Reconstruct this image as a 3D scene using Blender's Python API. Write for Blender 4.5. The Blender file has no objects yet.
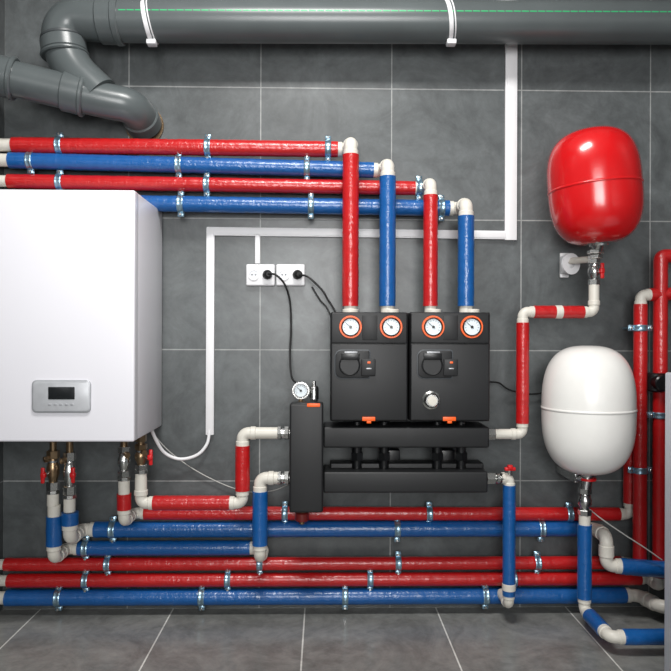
import bpy, bmesh, math, random
from mathutils import Vector, Matrix
random.seed(4)
scene = bpy.context.scene
try:
    scene.view_settings.view_transform = 'Standard'
    scene.view_settings.look = 'None'
except Exception:
    pass

# ------------------------------------------------------------------ camera
F = 660.0; D = 2.27; CZ = 0.936
YAW = math.radians(1.1); ROLL = math.radians(0.2)
Rm = Matrix.Rotation(-YAW, 3, 'Z') @ Matrix.Rotation(math.radians(90), 3, 'X') @ Matrix.Rotation(ROLL, 3, 'Z')
CAM = Vector((-0.02, -D, CZ))
cd = bpy.data.cameras.new('camera'); cam = bpy.data.objects.new('camera', cd)
scene.collection.objects.link(cam)
cam.matrix_world = Matrix.Translation(CAM) @ Rm.to_4x4()
cd.sensor_width = 36; cd.lens = 36 * F / 671.0; cd.clip_start = 0.02
scene.camera = cam

def P(u, v, d):
    """survey: point seen at (u,v) that stands d metres out from the back wall"""
    ray = Rm @ Vector(((u - 335.5) / F, -(v - 335.5) / F, -1.0))
    t = (-d - CAM.y) / ray.y
    return CAM + ray * t
def S(d):
    return (D - d) / F      # metres per survey unit

# ------------------------------------------------------------------ materials
def srgb(r, g, b):
    f = lambda c: (c / 255.0 / 12.92) if c / 255.0 <= 0.04045 else ((c / 255.0 + 0.055) / 1.055) ** 2.4
    return (f(r), f(g), f(b), 1)
def mat(name, col, rough=0.5, metal=0.0, coat=0.0, nscale=40, nvar=0.06, bump=0.0, bdist=0.002, bscale=None, rvar=0.0):
    m = bpy.data.materials.new(name); m.use_nodes = True
    nt = m.node_tree; b = nt.nodes['Principled BSDF']
    b.inputs['Roughness'].default_value = rough
    b.inputs['Metallic'].default_value = metal
    b.inputs['Coat Weight'].default_value = coat
    b.inputs['Coat Roughness'].default_value = 0.15
    tc = nt.nodes.new('ShaderNodeTexCoord')
    n = nt.nodes.new('ShaderNodeTexNoise'); n.inputs['Scale'].default_value = nscale; n.inputs['Detail'].default_value = 4
    nt.links.new(tc.outputs['Object'], n.inputs['Vector'])
    r = nt.nodes.new('ShaderNodeValToRGB')
    r.color_ramp.elements[0].position = 0.3; r.color_ramp.elements[1].position = 0.7
    r.color_ramp.elements[0].color = tuple(c * (1 - nvar) for c in col[:3]) + (1,)
    r.color_ramp.elements[1].color = tuple(min(1, c * (1 + nvar)) for c in col[:3]) + (1,)
    nt.links.new(n.outputs['Fac'], r.inputs['Fac']); nt.links.new(r.outputs['Color'], b.inputs['Base Color'])
    if rvar > 0:
        mr = nt.nodes.new('ShaderNodeMapRange'); mr.inputs[1].default_value = 0.3; mr.inputs[2].default_value = 0.7
        mr.inputs[3].default_value = max(0.05, rough - rvar); mr.inputs[4].default_value = rough + rvar
        nt.links.new(n.outputs['Fac'], mr.inputs[0]); nt.links.new(mr.outputs[0], b.inputs['Roughness'])
    if bump > 0:
        n2 = nt.nodes.new('ShaderNodeTexNoise'); n2.inputs['Scale'].default_value = bscale or nscale
        n2.inputs['Detail'].default_value = 1.0; n2.inputs['Distortion'].default_value = 0.8
        nt.links.new(tc.outputs['Object'], n2.inputs['Vector'])
        bp = nt.nodes.new('ShaderNodeBump'); bp.inputs['Strength'].default_value = bump; bp.inputs['Distance'].default_value = bdist
        nt.links.new(n2.outputs['Fac'], bp.inputs['Height']); nt.links.new(bp.outputs['Normal'], b.inputs['Normal'])
        if coat > 0: nt.links.new(bp.outputs['Normal'], b.inputs['Coat Normal'])
    return m
M = {}
M['R'] = mat('red_insulation_film', srgb(182, 24, 26), 0.33, coat=0.3, bump=0.45, bdist=0.003, bscale=85, nvar=0.06, nscale=50, rvar=0.05)
M['B'] = mat('blue_insulation_film', srgb(14, 84, 150), 0.33, coat=0.3, bump=0.45, bdist=0.003, bscale=85, nvar=0.06, nscale=50, rvar=0.05)
M['W'] = mat('white_ppr_plastic', srgb(214, 210, 200), 0.42, nvar=0.03)
M['white'] = mat('white_plastic', srgb(228, 228, 230), 0.4, nvar=0.01)
M['boiler'] = mat('white_enamel', srgb(230, 229, 235), 0.3, coat=0.3, nvar=0.008, nscale=3)
M['silver'] = mat('nickel', srgb(200, 200, 198), 0.25, metal=1.0)
M['zinc'] = mat('zinc_blue', srgb(150, 180, 198), 0.3, metal=0.85)
M['brass'] = mat('aged_brass', srgb(140, 118, 92), 0.3, metal=0.9, nvar=0.2)
M['black'] = mat('black_epp', srgb(22, 23, 25), 0.5, nvar=0.10, nscale=200, bump=0.08, bdist=0.001, bscale=400)
M['blackg'] = mat('black_gloss', srgb(15, 16, 18), 0.3)
M['rubber'] = mat('black_rubber', srgb(14, 14, 15), 0.5)
M['orange'] = mat('orange_plastic', srgb(250, 98, 22), 0.4)
M['redp'] = mat('red_handle', srgb(200, 24, 28), 0.35)
M['tankred'] = mat('tank_red_paint', srgb(200, 18, 22), 0.22, coat=0.5, nvar=0.03, bump=0.06, bdist=0.001, bscale=300)
M['tankwhite'] = mat('tank_white_paint', srgb(236, 235, 231), 0.25, coat=0.4, nvar=0.01, bump=0.06, bdist=0.001, bscale=300)
M['grey'] = mat('grey_pvc', srgb(84, 90, 91), 0.28, nvar=0.07, nscale=8)
M['greyd'] = mat('grey_pvc_dark', srgb(66, 70, 72), 0.4)
M['green'] = mat('green_print', srgb(50, 175, 110), 0.4)
M['panel'] = mat('silver_panel', srgb(170, 172, 176), 0.35, metal=0.3)
M['lcd'] = mat('lcd_dark', srgb(30, 32, 34), 0.15)
M['cable'] = mat('grey_cable', srgb(180, 180, 176), 0.5)
M['dial'] = mat('dial_white', srgb(218, 228, 234), 0.4)
M['darkred'] = mat('dark_red_cap', srgb(110, 24, 20), 0.4)
M['silverp'] = mat('silver_paint', srgb(190, 192, 196), 0.35, metal=0.2)
M['cabinet'] = mat('cabinet_grey_paint', srgb(196, 200, 208), 0.4, nvar=0.01)

def tile_mat(name, axes, off, cols, mortar, size=0.45, rough=0.42, msz=0.0022):
    m = bpy.data.materials.new(name); m.use_nodes = True
    nt = m.node_tree; N = nt.nodes; L = nt.links; b = N['Principled BSDF']
    tc = N.new('ShaderNodeTexCoord'); sp = N.new('ShaderNodeSeparateXYZ'); cb = N.new('ShaderNodeCombineXYZ')
    L.new(tc.outputs['Object'], sp.inputs[0])
    for i, a in enumerate(axes):
        ad = N.new('ShaderNodeMath'); ad.operation = 'ADD'; ad.inputs[1].default_value = -off[i] + size * 40
        L.new(sp.outputs[a], ad.inputs[0]); L.new(ad.outputs[0], cb.inputs[i])
    br = N.new('ShaderNodeTexBrick'); br.offset = 0; br.squash = 1
    br.inputs['Scale'].default_value = 1; br.inputs['Brick Width'].default_value = size; br.inputs['Row Height'].default_value = size
    br.inputs['Mortar Size'].default_value = msz; br.inputs['Mortar Smooth'].default_value = 0.2
    br.inputs['Color1'].default_value = cols[0]; br.inputs['Color2'].default_value = cols[1]; br.inputs['Mortar'].default_value = mortar
    L.new(cb.outputs[0], br.inputs['Vector'])
    def noise(sc, det, dist):
        n = N.new('ShaderNodeTexNoise'); n.inputs['Scale'].default_value = sc; n.inputs['Detail'].default_value = det
        n.inputs['Roughness'].default_value = 0.68; n.inputs['Distortion'].default_value = dist
        L.new(tc.outputs['Object'], n.inputs['Vector']); return n
    n1 = noise(4.5, 10, 1.4); n2 = noise(26, 7, 0.5)
    mr = N.new('ShaderNodeMapRange'); mr.inputs[1].default_value = 0.3; mr.inputs[2].default_value = 0.7
    mr.inputs[3].default_value = 0.66; mr.inputs[4].default_value = 1.36
    L.new(n1.outputs['Fac'], mr.inputs[0])
    mr2 = N.new('ShaderNodeMapRange'); mr2.inputs[1].default_value = 0.3; mr2.inputs[2].default_value = 0.7
    mr2.inputs[3].default_value = 0.84; mr2.inputs[4].default_value = 1.16
    L.new(n2.outputs['Fac'], mr2.inputs[0])
    mu = N.new('ShaderNodeMath'); mu.operation = 'MULTIPLY'; L.new(mr.outputs[0], mu.inputs[0]); L.new(mr2.outputs[0], mu.inputs[1])
    vm = N.new('ShaderNodeVectorMath'); vm.operation = 'SCALE'; L.new(br.outputs['Color'], vm.inputs[0]); L.new(mu.outputs[0], vm.inputs['Scale'])
    L.new(vm.outputs[0], b.inputs['Base Color'])
    b.inputs['Roughness'].default_value = rough
    bp = N.new('ShaderNodeBump'); bp.inputs['Strength'].default_value = 0.25; bp.inputs['Distance'].default_value = 0.002
    iv = N.new('ShaderNodeMath'); iv.operation = 'SUBTRACT'; iv.inputs[0].default_value = 1.0; L.new(br.outputs['Fac'], iv.inputs[1])
    sm = N.new('ShaderNodeMath'); sm.operation = 'MULTIPLY_ADD'; sm.inputs[1].default_value = 0.3; L.new(n2.outputs['Fac'], sm.inputs[0]); L.new(iv.outputs[0], sm.inputs[2])
    L.new(sm.outputs[0], bp.inputs['Height']); L.new(bp.outputs['Normal'], b.inputs['Normal'])
    return m

# ------------------------------------------------------------------ mesh helpers
def group(name):
    e = bpy.data.objects.new(name, None); e.empty_display_size = 0.05
    scene.collection.objects.link(e); return e
def finish(name, bm, m, par, angle=35):
    bmesh.ops.recalc_face_normals(bm, faces=bm.faces)
    me = bpy.data.meshes.new(name); bm.to_mesh(me); bm.free()
    for p in me.polygons: p.use_smooth = True
    try: me.set_sharp_from_angle(angle=math.radians(angle))
    except Exception: pass
    me.materials.append(M[m] if isinstance(m, str) else m)
    o = bpy.data.objects.new(name, me); scene.collection.objects.link(o)
    if par is not None: o.parent = par
    return o
def frame(t):
    t = t.normalized(); a = Vector((0, 0, 1)) if abs(t.z) < 0.9 else Vector((1, 0, 0))
    x = a.cross(t).normalized(); return x, t.cross(x).normalized()
def tube(name, pts, r, m, par, seg=24, caps=True):
    bm = bmesh.new(); n = len(pts); rings = []
    x = None
    for i, p in enumerate(pts):
        t = (pts[min(i + 1, n - 1)] - pts[max(i - 1, 0)]).normalized()
        if x is None: x, y = frame(t)
        else:
            x = (x - t * x.dot(t)).normalized(); y = t.cross(x).normalized()
        rr = r[i] if isinstance(r, (list, tuple)) else r
        rings.append([bm.verts.new(p + (x * math.cos(2 * math.pi * k / seg) + y * math.sin(2 * math.pi * k / seg)) * rr) for k in range(seg)])
    for a, b in zip(rings[:-1], rings[1:]):
        for k in range(seg): bm.faces.new((a[k], a[(k + 1) % seg], b[(k + 1) % seg], b[k]))
    if caps: bm.faces.new(rings[0][::-1]); bm.faces.new(rings[-1])
    return finish(name, bm, m, par)
def lathe(name, o, axis, prof, m, par, seg=28, angle=35):
    axis = axis.normalized(); x, y = frame(axis); bm = bmesh.new(); rings = []
    for (r, h) in prof:
        c = o + axis * h
        if r < 1e-6: rings.append([bm.verts.new(c)])
        else: rings.append([bm.verts.new(c + (x * math.cos(2 * math.pi * k / seg) + y * math.sin(2 * math.pi * k / seg)) * r) for k in range(seg)])
    for a, b in zip(rings[:-1], rings[1:]):
        for k in range(seg):
            k2 = (k + 1) % seg
            if len(a) == 1 and len(b) == 1: continue
            if len(a) == 1: bm.faces.new((a[0], b[k2], b[k]))
            elif len(b) == 1: bm.faces.new((a[k], a[k2], b[0]))
            else: bm.faces.new((a[k], a[k2], b[k2], b[k]))
    if len(rings[0]) > 1: bm.faces.new(rings[0][::-1])
    if len(rings[-1]) > 1: bm.faces.new(rings[-1])
    return finish(name, bm, m, par, angle)
def wrinkled(name, p, q, r, m, par):
    """insulation sleeve with wrinkled film: real displaced skin"""
    ax = (q - p); L = ax.length; ax.normalize(); x, y = frame(ax); bm = bmesh.new(); seg = 24
    k = max(3, int(L / 0.008)); rings = []
    rings.append([bm.verts.new(p + (x * math.cos(2 * math.pi * j / seg) + y * math.sin(2 * math.pi * j / seg)) * r * 0.86) for j in range(seg)])
    for i in range(k + 1):
        base = r * (1 + random.uniform(-0.022, 0.014)); c = p + ax * (L * i / k)
        ph = random.uniform(0, 6.28)
        ring = []
        for j in range(seg):
            a = 2 * math.pi * j / seg
            rr = base * (1 + 0.008 * math.sin(2 * a + ph))
            ring.append(bm.verts.new(c + (x * math.cos(a) + y * math.sin(a)) * rr))
        rings.append(ring)
    rings.append([bm.verts.new(q + (x * math.cos(2 * math.pi * j / seg) + y * math.sin(2 * math.pi * j / seg)) * r * 0.86) for j in range(seg)])
    for a, b in zip(rings[:-1], rings[1:]):
        for j in range(seg):
            bm.faces.new((a[j], a[(j + 1) % seg], b[(j + 1) % seg], b[j]))
    bm.faces.new(rings[0][::-1]); bm.faces.new(rings[-1])
    return finish(name, bm, m, par, 70)
def cyl(name, a, b, r, m, par, seg=24, bev=0.0):
    L = (b - a).length
    if bev > 0: prof = [(r - bev, 0), (r, bev), (r, L - bev), (r - bev, L)]
    else: prof = [(r, 0), (r, L)]
    return lathe(name, a, b - a, prof, m, par, seg)
def box(name, c, s, m, par, bev=0.003, rot=None, seg=3):
    bm = bmesh.new(); bmesh.ops.create_cube(bm, size=1.0)
    for v in bm.verts: v.co = Vector((v.co.x * s[0], v.co.y * s[1], v.co.z * s[2]))
    if bev > 0: bmesh.ops.bevel(bm, geom=bm.edges[:], offset=min(bev, min(s) * 0.45), segments=seg, affect='EDGES', profile=0.5)
    if rot is not None:
        for v in bm.verts: v.co = rot @ v.co
    for v in bm.verts: v.co += c
    return finish(name, bm, m, par, 50)
def pbox(name, u0, v0, u1, v1, d0, d1, m, par, bev=0.003, seg=3):
    """box whose front face (at d1) covers u0..u1, v0..v1"""
    a = P(u0, v0, d1); b = P(u1, v1, d1)
    return box(name, Vector(((a.x + b.x) / 2, -(d0 + d1) / 2, (a.z + b.z) / 2)), (abs(b.x - a.x), d1 - d0, abs(a.z - b.z)), m, par, bev, seg=seg)
def rrect(name, u0, v0, u1, v1, rad, d0, d1, m, par, bev=0.0015):
    """rounded-corner plate; rad may be 4 radii (tl,tr,br,bl) in metres"""
    a = P(u0, v0, d1); b = P(u1, v1, d1)
    x0, x1, zb, zt = min(a.x, b.x), max(a.x, b.x), min(a.z, b.z), max(a.z, b.z)
    if not isinstance(rad, (tuple, list)): rad = (rad,) * 4
    def outline(ins):
        pts = []
        for (cx, cz, sx, sz, R, a0) in ((x0, zt, 1, -1, rad[0], 90), (x0, zb, 1, 1, rad[3], 180), (x1, zb, -1, 1, rad[2], 270), (x1, zt, -1, -1, rad[1], 0)):
            ox, oz = cx + sx * R, cz + sz * R; rr = max(R - ins, 0.0002)
            for k in range(9):
                t = math.radians(a0 + 90 * k / 8); pts.append((ox + rr * math.cos(t), oz + rr * math.sin(t)))
        return pts
    bm = bmesh.new(); rings = []
    for ins, d in ((0, d0), (0, d1 - bev), (bev * 0.3, d1 - bev * 0.3), (bev, d1)):
        rings.append([bm.verts.new((px, -d, pz)) for px, pz in outline(ins)])
    n = len(rings[0])
    for A, B in zip(rings[:-1], rings[1:]):
        for k in range(n): bm.faces.new((A[k], A[(k + 1) % n], B[(k + 1) % n], B[k]))
    bm.faces.new(rings[0][::-1]); bm.faces.new(rings[-1])
    return finish(name, bm, m, par, 50)
def rounded(pts, rad, n=8):
    out = [pts[0]]
    for i in range(1, len(pts) - 1):
        a = (pts[i - 1] - pts[i]); b = (pts[i + 1] - pts[i]); la, lb = a.length, b.length
        a.normalize(); b.normalize(); e = min(rad, la * 0.49, lb * 0.49)
        p0, p1 = pts[i] + a * e, pts[i] + b * e
        ang = a.angle(b)
        if ang > math.pi - 0.02: out.append(pts[i]); continue
        R = e * math.tan(ang / 2); c = pts[i] + (a + b).normalized() * (e / math.cos(ang / 2))
        v0, v1 = (p0 - c), (p1 - c)
        for k in range(n + 1):
            out.append(c + v0.normalized().slerp(v1.normalized(), k / n) * R)
    out.append(pts[-1]); return out
def smooth(pts, n=8):
    q = [pts[0]] + list(pts) + [pts[-1]]; out = []
    for i in range(1, len(q) - 2):
        p0, p1, p2, p3 = q[i - 1], q[i], q[i + 1], q[i + 2]
        for k in range(n):
            t = k / n
            out.append(0.5 * ((2 * p1) + (p2 - p0) * t + (2 * p0 - 5 * p1 + 4 * p2 - p3) * t * t + (3 * p1 - p0 - 3 * p2 + p3) * t ** 3))
    out.append(pts[-1]); return out

def clip(par, p, r, wall_y=0.0, vertical=False):
    w = 0.010
    ax = Vector((0, 0, 1)) if vertical else Vector((1, 0, 0))
    up = Vector((1, 0, 0)) if vertical else Vector((0, 0, 1))
    R = r + 0.0025
    lathe('clip_band', p - ax * w, ax, [(r * 0.96, 0), (R, 0), (R + 0.001, 0.003), (R, 0.006), (R, w * 2 - 0.006), (R + 0.001, 2 * w - 0.003), (R, 2 * w), (r * 0.96, 2 * w)], 'zinc', par, 24)
    for s in (1, -1):
        for y in (-0.0045, 0.0045):
            c = p + up * s * (R + 0.006) + Vector((0, y, 0))
            sz = (0.016, 0.003, 2 * w) if vertical else (2 * w, 0.003, 0.016)
            box('clip_ear', c, sz, 'zinc', par, 0.001, seg=1)
        c = p + up * s * (R + 0.007)
        cyl('clip_screw', c + Vector((0, -0.013, 0)), c + Vector((0, 0.012, 0)), 0.0045, 'silver', par, 8, 0.001)
    cyl('clip_stud', p + Vector((0, r * 0.9, 0)), Vector((p.x, wall_y - 0.001, p.z)), 0.004, 'zinc', par, 8)
    cyl('clip_nut', p + Vector((0, r, 0)), p + Vector((0, r + 0.008, 0)), 0.008, 'zinc', par, 6)

def run(name, pts, r, cols, w0=0.0, w1=0.0, clips=(), bands=(), par=None, e_mul=1.7, taped=()):
    """pipe run: insulated straight legs, white PPR elbows at the corners (taped = insulated elbows)"""
    g = par or group(name); n = len(pts) - 1; e = r * e_mul; rw = r * 0.80
    es = []
    for i in range(n + 1):
        if i in (0, n): es.append(0.0)
        else: es.append(min(e, (pts[i] - pts[i - 1]).length * (0.5 if i > 1 else 0.95), (pts[i + 1] - pts[i]).length * (0.5 if i < n - 1 else 0.95)))
    for i in range(n):
        a, b = pts[i], pts[i + 1]; dr = (b - a).normalized(); L = (b - a).length
        s, t = es[i], L - es[i + 1]
        if i == 0 and w0 > 0: cyl('bare_pipe', a, a + dr * (w0 + 0.004), rw, 'W', g); s = w0
        if i == n - 1 and w1 > 0: cyl('bare_pipe', b - dr * (w1 + 0.004), b, rw, 'W', g); t = L - w1
        if t - s < 0.004: continue
        p, q = a + dr * s, a + dr * t
        if cols[i] == 'W': cyl('bare_pipe', p, q, rw, 'W', g)
        else: wrinkled('insulation_' + ('red' if cols[i] == 'R' else 'blue'), p, q, r, cols[i], g)
    for i in range(1, n):
        c = pts[i]; a = (pts[i - 1] - c).normalized(); b = (pts[i + 1] - c).normalized()
        q = rounded([c + a * es[i], c, c + b * es[i]], es[i] * 0.8, 10)
        if i in taped:
            tube('taped_elbow', q, r * 1.0, cols[i], g); continue
        tube('elbow', q, rw, 'W', g)
        for v in (a, b):
            cyl('elbow_socket', c + v * es[i] * 0.62, c + v * (es[i] + 0.003), r * 0.91, 'W', g, 24, 0.002)
    for (i, u) in clips:
        a, b = pts[i], pts[i + 1]
        lo, hi = 0.0, 1.0
        ur = lambda tt: proj(a.lerp(b, tt))[0]
        s = 1 if ur(1) > ur(0) else -1
        for _ in range(30):
            mid = (lo + hi) / 2
            if (ur(mid) - u) * s < 0: lo = mid
            else: hi = mid
        clip(g, a.lerp(b, lo), r, 0.0, False)
    for (i, t) in bands:
        a, b = pts[i], pts[i + 1]; c = a.lerp(b, t); dr = (b - a).normalized()
        cyl('coupling', c - dr * 0.012, c + dr * 0.012, r * 1.06, 'W', g, 24, 0.002)
    return g
RI = Rm.inverted()
def proj(p):
    q = RI @ (p - CAM); return (335.5 + F * q.x / -q.z, 335.5 - F * q.y / -q.z)

def valve(par, a, b, r, body='brass', handle=None, hcol='redp'):
    L = (b - a).length; ax = (b - a)
    lathe('valve_body', a, ax, [(r * 0.62, 0), (r * 0.62, L * .22), (r * 0.7, L * .28), (r, L * .42), (r, L * .58), (r * 0.7, L * .72), (r * 0.62, L * .78), (r * 0.62, L)], body, par)
    for s in (0.0, 0.80): cyl('valve_nut', a + ax * s, a + ax * (s + 0.20), r * 1.0, body if s == 0 else 'silver', par, 6, 0.001)
    cyl('valve_collar', a + ax * 0.24, a + ax * 0.30, r * 0.85, 'silver', par, 24)
    if handle is not None:
        c = a + ax * 0.5; h = handle
        cyl('valve_stem', c, c + h * 0.8, r * 0.3, 'silver', par, 12)
        d = ax.normalized()
        box('valve_handle', c + h, (max(abs(d.x) * 0.05, 0.012), 0.008, max(abs(d.z) * 0.05, 0.012)), hcol, par, 0.004)
        box('valve_handle_hub', c + h * 0.93, (0.017, 0.016, 0.018), hcol, par, 0.005)

# ------------------------------------------------------------------ room shell
WL = P(4, 335, 0).x; WR = 1.36; YF = -3.6; CEI = 2.7
gx = P(260, 335, 0).x; gz = P(335, 350, 0).z
wm = tile_mat('wall_slate_tiles', (0, 2), (gx, gz), (srgb(88, 92, 93), srgb(81, 85, 86)), srgb(144, 146, 145), rough=0.36)
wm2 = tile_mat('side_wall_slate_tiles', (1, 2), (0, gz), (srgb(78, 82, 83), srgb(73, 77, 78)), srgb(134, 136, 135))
fx = P(305, 608, 0).x
fm = tile_mat('floor_slate_tiles', (0, 1), (fx, 0.0), (srgb(124, 125, 122), srgb(118, 119, 116)), srgb(205, 205, 200), rough=0.27, msz=0.0026)
cm = mat('ceiling_paint', srgb(225, 225, 222), 0.8, nscale=5, nvar=0.02)
def slab(name, x0, x1, y0, y1, z0, z1, m):
    box(name, Vector(((x0 + x1) / 2, (y0 + y1) / 2, (z0 + z1) / 2)), (x1 - x0, y1 - y0, z1 - z0), m, None, 0)
slab('wall_back', WL - 0.1, WR + 0.1, 0, 0.1, 0, CEI, wm)
slab('wall_left', WL - 0.1, WL, YF, 0, 0, CEI, wm2)
slab('wall_right', WR, WR + 0.1, YF, 0, 0, CEI, wm2)
slab('floor', WL - 0.1, WR + 0.1, YF, 0.1, -0.1, 0, fm)
slab('ceiling', WL - 0.1, WR + 0.1, YF, 0.1, CEI, CEI + 0.1, cm)

# ------------------------------------------------------------------ upper insulated pipes
r8 = 0.0265; r7 = 0.0235; DP = 0.07; DV = 0.15
def upper(u0, v0, v1, uv, r, c, clips, wx):
    zc = P(uv, v1, DP).z; xv = P(uv, 250, DV).x
    a = P(u0, v0, DP); a.x = WL + 0.001
    pts = [a, Vector((xv, -DP, zc)), Vector((xv, -DV, zc)), Vector((xv, -DV, P(uv, 313, DV).z))]
    run('insulated_pipe_' + ('red' if c == 'R' else 'blue'), pts, r, [c, 'W', c], w0=wx, w1=0.022, clips=[(0, u) for u in clips])
upper(3, 145, 149.5, 350.5, r8, 'R', (60, 208, 328), 0.06)
upper(3, 160, 170.5, 387.5, r8, 'B', (31, 179, 307), 0.05)
upper(3, 181, 188.5, 430.5, r7, 'R', (60, 207, 419), 0.045)
upper(3, 201, 208.5, 466, r8, 'B', (181, 311, 441), 0.06)

# ------------------------------------------------------------------ lower insulated pipes
DL = 0.05; DB = 0.15
def at(u, v, d): return P(u, v, d)
# 1: boiler -> red y=513
c = at(124, 522, DB)
p1 = at(628, 514, DL)
a = Vector((c.x, -DL, at(124, 513, DL).z)); c.z = a.z
run('insulated_pipe_red', [Vector((c.x, -DB, at(124, 488, DB).z)), c, a, Vector((at(630, 514, DL).x, -DL, p1.z)), Vector((at(630, 514, DL).x, -DL, at(630, 380, DL).z)), at(668, 377, DL)], 0.0225,
    ['R', 'W', 'R', 'R', 'W'], w0=0.018, clips=[(2, 285), (2, 429), (2, 569)])
# 2: blue y=529
z2 = at(70, 529.5, DL).z; xb = at(70, 520, DB).x
xe2 = at(605, 545, 0.13).x
run('insulated_pipe_blue', [Vector((xb, -DB, at(70, 512, DB).z)), Vector((xb, -DB, z2)), Vector((xb, -DL, z2)), Vector((xe2, -DL, z2)), Vector((xe2, -0.14, z2)), Vector((xe2, -0.14, at(605, 565, 0.14).z)), Vector((WR - 0.001, -0.19, at(671, 577, 0.19).z))],
    r8, ['B', 'W', 'B', 'W', 'B', 'B'], clips=[(2, 113), (2, 397), (2, 541)])
# 3: blue y=548 : separator return -> boiler
z3 = at(150, 548, DL).z; xr = at(260, 510, DB).x; xl = at(54, 530, DB).x
run('insulated_pipe_blue', [at(279, 478, DB), Vector((xr, -DB, at(260, 478, DB).z)), Vector((xr, -DB, z3)), Vector((xr, -DL, z3)), Vector((xl, -DL, z3)), Vector((xl, -DB, z3)), Vector((xl, -DB, at(54, 505, DB).z))],
    0.0245, ['W', 'B', 'W', 'B', 'W', 'B'], w1=0.035, clips=[(3, 86)])
# 4: red y=563
z4 = at(300, 563.5, DL).z; x4 = at(640, 450, 0.12).x
run('insulated_pipe_red', [Vector((WL + .001, -DL, z4)), Vector((x4, -DL, z4)), Vector((x4, -0.12, z4)), Vector((x4, -0.12, at(640, 295, 0.12).z)), Vector((WR - .001, -0.12, at(660, 291, 0.12).z))],
    0.0215, ['R', 'W', 'R', 'R'], w0=0.03, clips=[(0, 108), (0, 260), (0, 398), (0, 537)], e_mul=1.4)
# 5: red y=579
z5 = at(300, 579.5, DL).z; x5 = at(660, 450, 0.12).x
run('insulated_pipe_red', [Vector((WL + .001, -DL, z5)), Vector((x5, -DL, z5)), Vector((x5, -0.12, z5)), Vector((x5, -0.12, at(661, 256, 0.12).z)), Vector((WR - .001, -0.12, at(661, 256, 0.12).z))],
    0.0225, ['R', 'W', 'R', 'R'], w0=0.04, clips=[(0, 86), (0, 228), (0, 370), (0, 513)], e_mul=1.4, taped=(3,))
# 6: blue y=596
z6 = at(300, 596.5, DL).z
x6 = at(638, 595, DL).x
run('insulated_pipe_blue', [Vector((WL + .001, -DL, z6)), Vector((x6, -DL, z6)), Vector((x6 + .03, -0.15, z6)), Vector((WR - .001, -0.15, z6))],
    r8, ['B', 'W', 'B'], w0=0.035, clips=[(0, 59), (0, 202), (0, 345), (0, 485)])
# boiler -> separator (red) y=503
zz = at(190, 503, DB).z; xa = at(141, 480, DB).x; xc = at(242.5, 470, DB).x; zt = at(260, 433, DB).z
run('insulated_pipe_red', [Vector((xa, -DB, at(141, 478, DB).z)), Vector((xa, -DB, zz)), Vector((xc, -DB, zz)), Vector((xc, -DB, zt)), Vector((at(279, 433, DB).x, -DB, zt))],
    0.0235, ['W', 'R', 'R', 'W'])
# manifold -> red tank
xd = at(522.5, 380, DB).x; z0 = at(505, 434, DB).z; z1 = at(560, 312, DB).z; xt = at(594, 295, DB).x
run('insulated_pipe_red', [Vector((at(499, 434, DB).x, -DB, z0)), Vector((xd, -DB, z0)), Vector((xd, -DB, z1)), Vector((xt, -DB, z1)), Vector((xt, -DB, at(594, 284, DB).z))],
    0.0205, ['W', 'R', 'R', 'W'], bands=[(2, 0.5)])
# manifold -> blue drop to y=596
xg = at(509, 540, DB).x; z7 = at(505, 478, DB).z
run('insulated_pipe_blue', [Vector((at(502, 478, DB).x, -DB, z7)), Vector((xg, -DB, z7)), Vector((xg, -DB, z6 + 0.012)), Vector((xg, -DL - 0.01, z6 + 0.012))],
    0.0205, ['W', 'B', 'W'], bands=[(1, 0.86)], e_mul=1.4)
# white tank -> floor run
DT = 0.18
xw = at(584.5, 570, DT).x
q1 = Vector((xw, -DT, at(584, 610, DT).z)); q2 = at(610, 637, 0.35)
run('insulated_pipe_blue', [Vector((xw, -DT, at(584, 515, DT).z)), q1, q2, Vector((WR - .001, -0.35, q2.z))], 0.0225, ['B', 'B', 'B'], w0=0.03)

g = group('heating_pump')
pp = at(655, 382, 0.12)
cyl('pump_body', pp + Vector((0.0, 0, -0.03)), pp + Vector((0, 0, 0.03)), 0.034, 'blackg', g, 24, 0.004)
cyl('pump_motor', pp + Vector((0, 0, 0)), pp + Vector((0, -0.055, 0)), 0.026, 'blackg', g, 24, 0.004)
for u, v, r in ((640, 328, 0.0215), (660, 415, 0.0225), (640, 470, 0.0215)):
    g = group('pipe_clip'); clip(g, at(u, v, 0.12), r, 0.0, True)

# ------------------------------------------------------------------ grey drain pipe
g = group('drain_pipe'); DG = 0.12; rg = 0.066
a0 = Vector((WR - .001, -DG, at(700, 22.5, DG).z)); a1 = at(112, 21, DG)
tube('long_pipe', [a0, a1], rg, 'grey', g, 96)
cyl('socket', at(120, 21, DG), at(100, 21, DG), rg * 1.08, 'grey', g, 48, 0.004)
cyl('socket_rim', at(122, 21, DG), at(115, 21, DG), rg * 1.14, 'grey', g, 48, 0.004)
path = [at(104, 21, DG), at(60, 18, DG), at(66, 64, DG), at(100, 96, DG)]
tube('double_elbow', rounded(path, 0.13, 12), rg * 0.98, 'grey', g, 40)
m1 = at(63.5, 44, DG); dd = (at(66, 64, DG) - at(60, 18, DG)).normalized()
cyl('elbow_ring', m1 - dd * 0.012, m1 + dd * 0.03, rg * 1.08, 'grey', g, 40, 0.004)
cyl('elbow_ring', m1 + dd * 0.03, m1 + dd * 0.042, rg * 1.14, 'grey', g, 40, 0.004)
cyl('elbow_ring', m1 - dd * 0.022, m1 - dd * 0.012, rg * 1.04, 'greyd', g, 40, 0.002)
b0 = at(-25, 70, 0.19); b0.x = WL + .001
b1 = at(106, 101, DG)
cc = [b0, b1, at(134, 106, 0.10), at(145, 126, 0.002)]
tube('branch_pipe', rounded(cc, 0.05, 8), rg * 0.84, 'grey', g, 40)
bd = (b1 - b0).normalized(); bl = (b1 - b0).length
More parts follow.
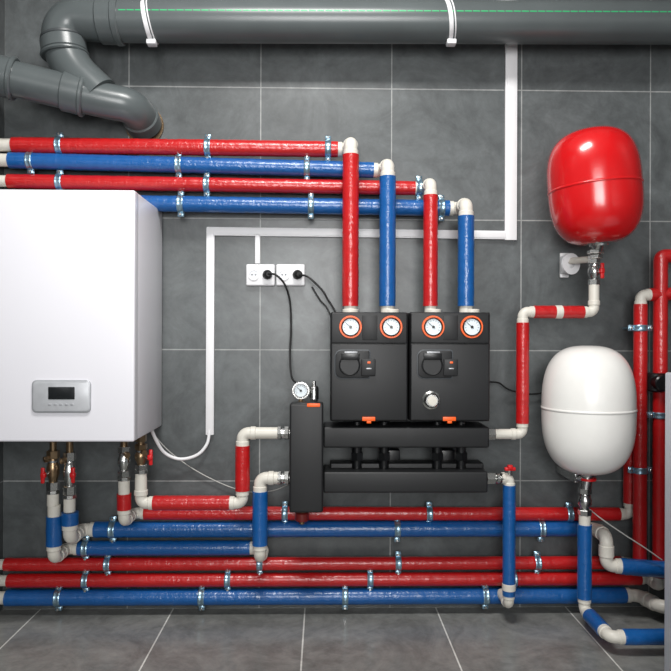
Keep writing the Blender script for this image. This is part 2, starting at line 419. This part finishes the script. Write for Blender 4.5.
for t in (0.12, 0.66):
    c0 = b0 + bd * bl * t
    cyl('branch_socket', c0, c0 + bd * 0.06, rg * 0.95, 'grey', g, 40, 0.004)
    cyl('branch_rim', c0 + bd * 0.055, c0 + bd * 0.07, rg * 1.02, 'grey', g, 40, 0.004)
e0 = cc[-1]; e1 = cc[-2]; ed = (e0 - e1).normalized()
cyl('wall_socket', e0 - ed * 0.05, e0 - ed * 0.002, rg * 0.92, 'grey', g, 40, 0.004)
cyl('wall_socket_seal', Vector((e0.x, -0.010, e0.z)), Vector((e0.x, -0.001, e0.z)), rg * 0.98, 'brass', g, 40)
# printed green marking along the pipe
zo = 0.004
y = -DG - math.sqrt(rg ** 2 - zo ** 2) - 0.0002
L0, L1 = at(124, 18, DG).x, WR - 0.01
x = L0
while x < L1:
    w = 0.026; t = (x - a1.x) / (a0.x - a1.x); zc = a1.z + (a0.z - a1.z) * t + zo
    box('print_mark', Vector((x + w / 2, y, zc)), (w * 0.86, 0.0012, 0.0034), 'green', g, 0)
    x += w
for u in (149, 447):
    c0 = at(u, 22, DG)
    t = Vector((1, 0, 0.16)).normalized()
    cyl('strap', c0 - t * 0.008, c0 + t * 0.006, rg * 1.04, 'white', g, 40, 0.002)
    cyl('strap', c0 + t * 0.010, c0 + t * 0.014, rg * 1.05, 'white', g, 40, 0.001)
    box('strap_lock', c0 + Vector((0.012, -0.01, -rg - 0.006)), (0.03, 0.03, 0.016), 'white', g, 0.003)
    cyl('strap_stud', c0, Vector((c0.x, -.002, c0.z)), 0.006, 'zinc', g, 10)

# ------------------------------------------------------------------ conduits, sockets, cables
def conduit(name, segs):
    g = group(name)
    for (u0, v0, u1, v1, w) in segs:
        a = P(u0, v0, 0.014); b = P(u1, v1, 0.014); hw = w * S(0.012) / 2
        if abs(u1 - u0) > abs(v1 - v0):
            rt = Matrix.Rotation(math.atan2(-(b.z - a.z), b.x - a.x), 3, 'Y'); sz = ((b - a).length, 0.012, hw * 2); sz2 = ((b - a).length, 0.002, hw * 1.4)
        else:
            rt = None; sz = (hw * 2, 0.012, (b - a).length); sz2 = (hw * 1.4, 0.002, (b - a).length)
        box('duct', (a + b) / 2 + Vector((0, 0.006, 0)), sz, 'white', g, 0.0015, rt)
        box('duct_lid', (a + b) / 2 + Vector((0, -0.0007, 0)), sz2, 'white', g, 0.0006, rt)
    return g
conduit('cable_trunking', [(511.5, -60, 511.5, 240, 12)])
conduit('cable_trunking', [(206.5, 231, 505.8, 235, 8.5), (210, 228, 210, 435, 8), (257.5, 234, 257.5, 263.5, 5)])
for (u, v) in ((260.5, 275), (290.5, 275)):
    g = group('electrical_outlet')
    c0 = P(u, v, 0.014); s = S(0.014)
    box('plate', c0 + Vector((0, 0.0045, 0)), (28.5 * s, 0.017, 21.5 * s), 'white', g, 0.005)
    for i, du in enumerate((-6.5, 6.5)):
        c = c0 + Vector((du * s, -0.005, 0))
        lathe('socket_well', c, Vector((0, -1, 0)), [(0.015, 0.0), (0.015, 0.003), (0.019, 0.003), (0.0195, -0.001), (0.015, -0.001), (0.015, 0.0)], 'white', g, 28)
        cyl('socket_recess', c + Vector((0, 0.0005, 0)), c + Vector((0, -0.0008, 0)), 0.0148, 'panel', g, 28)
        for dx in (-0.006, 0.006):
            cyl('pin_hole', c + Vector((dx, 0, 0)), c + Vector((dx, -0.0014, 0)), 0.0026, 'rubber', g, 10)
        if i == 1:
            lathe('plug', c, Vector((0.25, -1, 0)), [(0.0, 0), (0.0155, 0.0), (0.0165, 0.012), (0.013, 0.028), (0.008, 0.034), (0, 0.034)], 'rubber', g)
def cable(name, pts, r, m):
    g = group(name); tube('sheath', smooth(pts, 10), r, m, g, 10)
cable('power_cable', [P(268, 274, 0.05), P(276, 275, 0.065), P(285, 285, 0.05), P(290, 303, 0.03), P(291, 330, 0.03), P(290, 355, 0.05), P(292, 378, 0.10), P(300, 384, 0.13)], 0.0034, 'rubber')
cable('power_cable', [P(299, 275, 0.05), P(308, 277, 0.065), P(322, 290, 0.06), P(328, 300, 0.055), P(332, 306, 0.052), P(337, 315, 0.05)], 0.0034, 'rubber')
cable('power_cable', [P(312, 287, 0.02), P(320, 300, 0.03), P(327, 308, 0.04), P(333, 322, 0.05)], 0.003, 'rubber')
cable('power_cable', [P(490, 382, 0.05), P(499, 383, 0.04), P(510, 390, 0.03), P(530, 394, 0.02), P(548, 392, 0.02)], 0.0028, 'rubber')
cable('white_cable', [P(209.5, 430, 0.012), P(207, 444, 0.02), P(197, 455, 0.03), P(180, 459, 0.04), P(165, 453, 0.05), P(156, 440, 0.08), P(150, 425, 0.12)], 0.0055, 'white')
cable('sensor_cable', [P(154, 435, 0.08), P(170, 452, 0.03), P(195, 470, 0.015), P(225, 485, 0.015), P(250, 492, 0.02), P(275, 490, 0.04), P(296, 480, 0.07)], 0.0018, 'cable')
cable('sensor_cable', [P(588, 508, 0.155), P(603, 520, 0.19), P(625, 535, 0.19), P(645, 548, 0.19), P(662, 560, 0.2)], 0.002, 'cable')

# ------------------------------------------------------------------ boiler
g = group('wall_mounted_boiler'); DF = 0.35
bx1 = P(134.5, 300, DF).x; bx0 = WL + 0.03; bz1 = P(134, 190, DF).z; bz0 = P(134, 442, DF).z
box('casing', Vector(((bx0 + bx1) / 2, -DF / 2 - 0.001, (bz0 + bz1) / 2)), (bx1 - bx0 - 0.002, DF - 0.03, bz1 - bz0 - 0.002), 'boiler', g, 0.004)
box('front_cover', Vector(((bx0 + bx1) / 2, -DF + 0.02, (bz0 + bz1) / 2)), (bx1 - bx0, 0.04, bz1 - bz0), 'boiler', g, 0.006, seg=5)
box('wall_frame', Vector(((bx0 + bx1) / 2, -0.011, (bz0 + bz1) / 2)), (bx1 - bx0 - 0.01, 0.018, bz1 - bz0 - 0.01), 'boiler', g, 0.002)
rrect('control_panel', 31.5, 380, 90.5, 413, 0.014, DF - 0.002, DF + 0.006, 'panel', g, 0.002)
rrect('panel_face', 33, 381.5, 89, 411.5, 0.011, DF + 0.004, DF + 0.0075, 'silverp', g, 0.001)
rrect('display', 48, 387, 74.5, 399.5, 0.002, DF + 0.006, DF + 0.009, 'lcd', g, 0.001)
for i in range(5):
    pbox('button', 48 + i * 5.6, 403.5, 51 + i * 5.6, 405.5, DF + 0.006, DF + 0.009, 'panel', g, 0.0008)
for (u, v1, body, hd) in ((53, 506, 'brass', Vector((-0.018, -0.035, -0.01))), (69.5, 512, 'silver', Vector((0.022, -0.03, 0))), (124, 489, 'silver', None), (141, 480, 'brass', Vector((0.034, -0.012, 0)))):
    bot = P(u, v1, DB)
    z2t = bz0 - 0.0005
    g2 = group('ball_valve')
    top = Vector((bot.x, -DB, z2t)); mid = Vector((bot.x, -DB, z2t - (z2t - bot.z) * 0.25))
    cyl('stub', top, mid, 0.011, 'brass', g2, 16)
    cyl('stub_nut', top - Vector((0, 0, 0.008)), top - Vector((0, 0, 0.03)), 0.018, 'brass', g2, 6, .001)
    m2 = Vector((bot.x, -DB, bot.z + (z2t - bot.z) * 0.22))
    valve(g2, mid, m2, 0.020, body, hd)
    cyl('side_port', mid + Vector((0, 0, -0.02)), mid + Vector((-0.02 if u < 100 else 0.018, -0.022, -0.026)), 0.010, 'brass', g2, 6, .001)
    cyl('adapter', m2, bot + Vector((0, 0, 0.001)), 0.018, 'W', g2, 24, 0.001)
    cyl('adapter_ring', m2, m2 + Vector((0, 0, -0.012)), 0.0215, 'silver', g2, 8, 0.001)

# ------------------------------------------------------------------ pump groups
DG1 = 0.25
def gauge(g, c, R, ringm='orange'):
    n = Vector((0, -1, 0))
    lathe('gauge_ring', c, n, [(R * 0.84, 0), (R * 1.0, 0), (R * 1.0, 0.005), (R * 0.97, 0.007), (R * 0.86, 0.007), (R * 0.84, 0.005), (R * .84, .001)], ringm, g, 36)
    lathe('gauge_bezel', c, n, [(0, 0.0), (R * 0.80, 0.0), (R * 0.80, 0.009), (R * 0.73, 0.011), (R * 0.71, 0.006), (0, 0.006)], 'blackg' if ringm == 'orange' else 'silver', g, 36)
    lathe('gauge_dial', c, n, [(0, 0), (R * 0.705, 0), (R * 0.705, 0.0075), (0, 0.0075)], 'dial', g, 36)
    for k in range(11):
        a2 = math.radians(210 - k * 24)
        p = c + Vector((math.cos(a2) * R * 0.56, -0.0078, math.sin(a2) * R * 0.56))
        box('tick', p, (0.0045, 0.0006, 0.0009), 'blackg', g, 0, Matrix.Rotation(-a2, 3, 'Y'))
    box('needle', c + Vector((-R * 0.12, -0.0085, R * 0.10)), (R * 0.7, 0.0008, 0.0018), 'blackg', g, 0, Matrix.Rotation(math.radians(40), 3, 'Y'))
    cyl('needle_hub', c + Vector((0, -0.007, 0)), c + Vector((0, -0.0095, 0)), R * 0.13, 'blackg', g, 12)
M['edge'] = mat('grey_edge_trim', srgb(70, 74, 78), 0.4)
for gi, (u0, u1, gs) in enumerate(((330.5, 408, (350.5, 391)), (410, 490, (433, 471.5)))):
    g = group('pump_group')
    pbox('rear_shell', u0 + 1.5, 313.5, u1 - 1.5, 420, 0.06, 0.17, 'black', g, 0.006)
    pbox('front_shell', u0, 312, u1, 421.5, 0.172, DG1 - 0.010, 'black', g, 0.006, 4)
    um = (u0 + u1) / 2
    pbox('upper_cover', u0 + 1, 313, u1 - 1, 343.5, DG1 - 0.02, DG1, 'black', g, 0.003)
    pbox('lower_cover', u0 + 1, 344.2, u1 - 1, 420.5, DG1 - 0.02, DG1, 'black', g, 0.003)
    rrect('centre_rib', um - 7, 315, um + 8, 340, 0.004, DG1 - 0.005, DG1 + 0.002, 'black', g, 0.001)
    for u in gs:
        gauge(g, P(u, 327, DG1), 11.4 * S(DG1))
        x = P(u, 313, DV)
        cyl('pipe_port', Vector((x.x, -DV, x.z - 0.006)), Vector((x.x, -DV, x.z + 0.012)), 0.026, 'W', g, 24, 0.002)
    uc = gs[0] + 1
    rrect('pump_rim', uc - 17, 349.5, uc + 19, 379, (0.022, 0.008, 0.008, 0.022), DG1 - 0.004, DG1 + 0.003, 'edge', g, 0.001)
    rrect('pump_electronics', uc - 16, 350.5, uc + 18, 378, (0.020, 0.007, 0.007, 0.020), DG1, DG1 + 0.006, 'black', g, 0.002)
    c = P(uc - 2, 365, DG1 + 0.006)
    lathe('pump_motor', c, Vector((0, -1, 0)), [(0.033, 0), (0.033, 0.003), (0.030, 0.005), (0.028, 0.003), (0, 0.003)], 'black', g, 36)
    rrect('pump_plug', uc + 10, 359, uc + 24, 376, 0.004, DG1, DG1 + 0.014, 'black', g, 0.002)
    rrect('pump_display', uc - 10, 353, uc + 8, 360, 0.002, DG1 + 0.004, DG1 + 0.013, 'blackg', g, 0.001)
    pbox('pump_label', uc - 7, 351.5, uc + 6, 353, DG1 + 0.006, DG1 + 0.0075, 'panel', g, 0.0003)
    pbox('orange_label', uc + 16, 361.5, uc + 19, 363.5, DG1 + 0.012, DG1 + 0.0150, 'orange', g, 0.0003)
    pbox('plug_label', uc + 15, 368, uc + 20, 369.2, DG1 + 0.012, DG1 + 0.0150, 'panel', g, 0.0003)
    pbox('orange_clip', um - 7, 417, um + 6, 421, DG1 - 0.004, DG1 + 0.004, 'orange', g, 0.001)
    pbox('orange_clip_tab', um - 2.5, 420, um + 2, 423.5, DG1 - 0.004, DG1 + 0.004, 'orange', g, 0.001)
    if gi == 1:
        c = P(431, 400, DG1)
        lathe('mixing_valve_knob', c, Vector((0, -1, 0)), [(0.0, 0), (0.028, 0), (0.028, 0.006), (0.023, 0.009), (0.021, 0.02), (0.018, 0.023), (0, 0.023)], 'silver', g, 32)
        lathe('mixing_valve_cap', c + Vector((0, -0.022, 0)), Vector((0, -1, 0)), [(0, 0), (0.016, 0), (0.015, 0.006), (0, 0.007)], 'W', g, 8)

# ------------------------------------------------------------------ manifold & separator
g = group('heating_manifold')
pbox('upper_bar', 323.5, 427, 489.5, 448, 0.09, 0.215, 'black', g, 0.006, 4)
pbox('lower_bar', 323.5, 472, 488, 493, 0.09, 0.215, 'black', g, 0.006, 4)
pbox('lower_bar_rear', 330, 463, 484, 478, 0.085, 0.15, 'black', g, 0.006, 4)
for u in (357, 384, 437, 461):
    a = P(u, 421.5, DB); b = P(u, 480, DB)
    cyl('riser', Vector((a.x, -DB, b.z)), Vector((a.x, -DB, a.z)), 0.016, 'blackg', g)
    cyl('riser_nut', Vector((a.x, -DB, P(u, 452, DB).z)), Vector((a.x, -DB, P(u, 460, DB).z)), 0.021, 'blackg', g, 6, 0.001)
pbox('mount_bracket', 380, 450, 400, 470, 0.001, 0.10, 'blackg', g, 0.003)
pbox('mount_bracket', 440, 450, 455, 470, 0.001, 0.10, 'blackg', g, 0.003)
for v, u1 in ((434, 500), (478, 490)):
    a = P(486, v, DB); b = P(u1 + 1, v, DB); b.z = a.z
    cyl('end_nut', a, Vector((P(495, v, DB).x, -DB, a.z)), 0.02, 'silver', g, 6, 0.002)
    cyl('end_union', a, b, 0.016, 'W' if v == 434 else 'silver', g, 20, 0.001)
g2 = group('ball_valve')
a = P(491, 478, DB); b = P(504, 478, DB); b.z = a.z
valve(g2, a, b, 0.019, 'silver')
c = P(510, 469, DB + 0.02)
cyl('stem', P(510, 477, DB), c, 0.006, 'silver', g2, 12)
box('handle', c, (0.036, 0.012, 0.012), 'redp', g2, 0.004); box('handle_grip', c + Vector((0.0, 0, 0.006)), (0.016, 0.016, 0.014), 'redp', g2, 0.003)
g = group('hydraulic_separator')
pbox('insulated_body', 290.5, 405, 322, 512, 0.075, 0.155, 'black', g, 0.006)
pbox('insulated_front', 289.5, 404, 323, 513, 0.157, 0.235, 'black', g, 0.007, 4)
pbox('label', 307, 403.5, 320, 407, 0.23, 0.238, 'orange', g, 0.001)
for v in (433, 478):
    a = P(277, v, DB); b = P(293, v, DB); b.z = a.z = P(279, v, DB).z
    cyl('union', a, b, 0.0165, 'silver', g, 20)
    for t0, t1 in ((0.0, 0.3), (0.42, 0.78)):
        cyl('union_nut', a.lerp(b, t0), a.lerp(b, t1), 0.021, 'silver', g, 8, 0.003)
a = P(302, 512, DB); cyl('drain_cap', a, a + Vector((0, 0, -0.028)), 0.022, 'darkred', g, 20, 0.003)
cyl('drain_neck', a + Vector((0, 0, 0.01)), a + Vector((0, 0, -0.014)), 0.016, 'brass', g, 6)
cyl('drain_spigot', a + Vector((0, 0, -0.02)), a + Vector((0, 0, -0.038)), 0.009, 'brass', g, 12)
a = P(314, 406, DB)
cyl('vent_base', a + Vector((0, 0, -0.01)), a + Vector((0, 0, 0.02)), 0.014, 'silver', g, 6, 0.001)
lathe('air_vent', a + Vector((0, 0, 0.018)), Vector((0, 0, 1)), [(0.009, 0), (0.015, 0.004), (0.015, 0.04), (0.011, 0.046), (0.006, 0.048), (0.006, 0.062), (0.0, 0.063)], 'silver', g)
g = group('pressure_gauge')
a = P(301, 406, DB); c = P(301, 390, DB)
cyl('stem', a + Vector((0, 0, 0.001)), Vector((a.x, -DB, c.z)), 0.007, 'brass', g, 12)
cyl('stem_nut', a + Vector((0, 0, 0.001)), a + Vector((0, 0, 0.016)), 0.012, 'brass', g, 6, .001)
cyl('case', c + Vector((0, 0.012, 0)), c + Vector((0, -0.012, 0)), 0.0265, 'silver', g, 32, 0.002)
gauge(g, c + Vector((0, -0.012, 0)), 0.028, 'silver')

# ------------------------------------------------------------------ expansion tanks
def tank(u, v, d, R, H, m, tilt, n, seam):
    g = group('expansion_tank'); c = P(u, v, d)
    ax = (Matrix.Rotation(math.radians(tilt), 3, 'Y') @ Vector((0, 0, 1)))
    prof = []
    K = 48
    for i in range(K + 1):
        t = -math.pi / 2 + math.pi * i / K
        h = math.copysign(abs(math.sin(t)) ** (2 / n), math.sin(t)); r = abs(math.cos(t)) ** (2 / n)
        prof.append((R * r if 0 < i < K else 0, H * h))
    lathe('shell', c, ax, prof, m, g, 64, 60)
    s = seam
    rs = R * (1 - abs(s / H) ** n) ** (1 / n)
    lathe('seam', c, ax, [(rs - 0.006, s - 0.006), (rs + 0.001, s - 0.004), (rs + 0.0022, s), (rs + 0.001, s + 0.004), (rs - 0.006, s + 0.006)], m, g, 64, 60)
    return g, c, ax
g, c, ax = tank(594.2, 187.5, 0.18, 0.1425, 0.182, 'tankred', -5, 3.0, -0.004)
b = c - ax * 0.18
lathe('flange', b + ax * 0.012, -ax, [(0.05, 0), (0.052, 0.006), (0.046, 0.012), (0.03, 0.014), (0.028, 0.02)], 'silver', g, 36)
cyl('neck', b, Vector((xt, -DB, P(594, 258, DB).z)), 0.017, 'silver', g, 20)
for k, (v, r) in enumerate(((250, 0.026), (255, 0.022))):
    p = P(594, v, 0.16); cyl('neck_nut', Vector((xt, -0.16, p.z)), Vector((xt, -0.16, p.z - 0.012)), r, 'silver', g, 6, 0.002)
valve(g, Vector((xt, -DB, P(594, 258, DB).z)), Vector((xt, -DB, P(594, 285, DB).z)), 0.019, 'silver', Vector((0.014, -0.03, 0)))
pb = P(570, 264, 0.05)
lathe('bracket_eye', Vector((pb.x, -0.05, pb.z)), Vector((0.35, -1, 0)), [(0.014, 0), (0.036, 0), (0.036, 0.008), (0.014, 0.008), (0.014, 0)], 'white', g, 32)
box('bracket_wall_plate', Vector((pb.x - 0.004, -0.007, pb.z)), (0.03, 0.010, 0.085), 'white', g, 0.003)
box('bracket_arm', Vector((pb.x - 0.01, -0.03, pb.z)), (0.02, 0.046, 0.06), 'white', g, 0.004)
A = Vector((pb.x, -0.05, pb.z + 0.01)); Bq = Vector((xt, -DB, P(594, 259, DB).z))
cyl('bracket_rod', A, Bq, 0.011, 'W', g, 16)
g, c, ax = tank(588, 409.5, 0.18, 0.1425, 0.204, 'tankwhite', 0, 2.8, 0.004)
b = c - ax * 0.202; xw2 = xw
lathe('flange', b + ax * 0.014, -ax, [(0.05, 0), (0.052, 0.006), (0.046, 0.014), (0.026, 0.017), (0.024, 0.024)], 'silver', g, 36)
lathe('red_ring', b - ax * 0.016, -ax, [(0.02, 0), (0.026, 0), (0.026, 0.007), (0.02, 0.007)], 'redp', g, 32)
cyl('neck', b, Vector((xw2, -DT, P(584, 492, DT).z)), 0.018, 'silver', g, 20)
valve(g, Vector((xw2, -DT, P(584, 488, DT).z)), Vector((xw2, -DT, P(584, 515, DT).z)), 0.021, 'silver')
box('bracket_arm', Vector((b.x - 0.035, -DT / 2, b.z - 0.018)), (0.012, DT - 0.004, 0.03), 'silver', g, 0.002)
cyl('bracket_cross', Vector((b.x - 0.04, -DT, b.z - 0.018)), Vector((b.x, -DT, b.z - 0.018)), 0.009, 'silver', g, 12)

# ------------------------------------------------------------------ cabinet at the right foreground edge
g = group('metal_cabinet')
x0 = P(664, 500, 0.52).x
zt = P(664, 372, 0.52).z
box('body', Vector(((x0 + WR - 0.01) / 2, -0.78, zt / 2)), (WR - x0 - 0.01, 0.52, zt - 0.001), 'cabinet', g, 0.006)
box('door', Vector(((x0 + WR) / 2, -1.05, zt / 2)), (WR - x0 - 0.03, 0.02, zt - 0.04), 'cabinet', g, 0.005)

# ------------------------------------------------------------------ lights
def area(name, loc, rot, sx, sy, e, col=(1, 1, 1)):
    l = bpy.data.lights.new(name, 'AREA'); l.shape = 'RECTANGLE'; l.size = sx; l.size_y = sy; l.energy = e; l.color = col
    o = bpy.data.objects.new(name, l); o.location = loc; o.rotation_euler = rot; scene.collection.objects.link(o); return o
area('ceiling_light', (-0.1, -1.25, 2.66), (0, 0, 0), 0.8, 0.4, 50, (1, 0.985, 0.96))
front_fill = area('added_front_fill', (0.05, -3.5, 1.4), (math.radians(90), 0, math.radians(1)), 1.3, 1.2, 25, (1.0, 0.995, 0.985))  # added soft fill behind the camera, brightens the wall; no real window there
front_fill.data.spread = math.radians(105)
w = bpy.data.worlds.new('world'); scene.world = w; w.use_nodes = True
bg = w.node_tree.nodes['Background']; bg.inputs[0].default_value = (0.95, 0.97, 1, 1); bg.inputs[1].default_value = 0.36
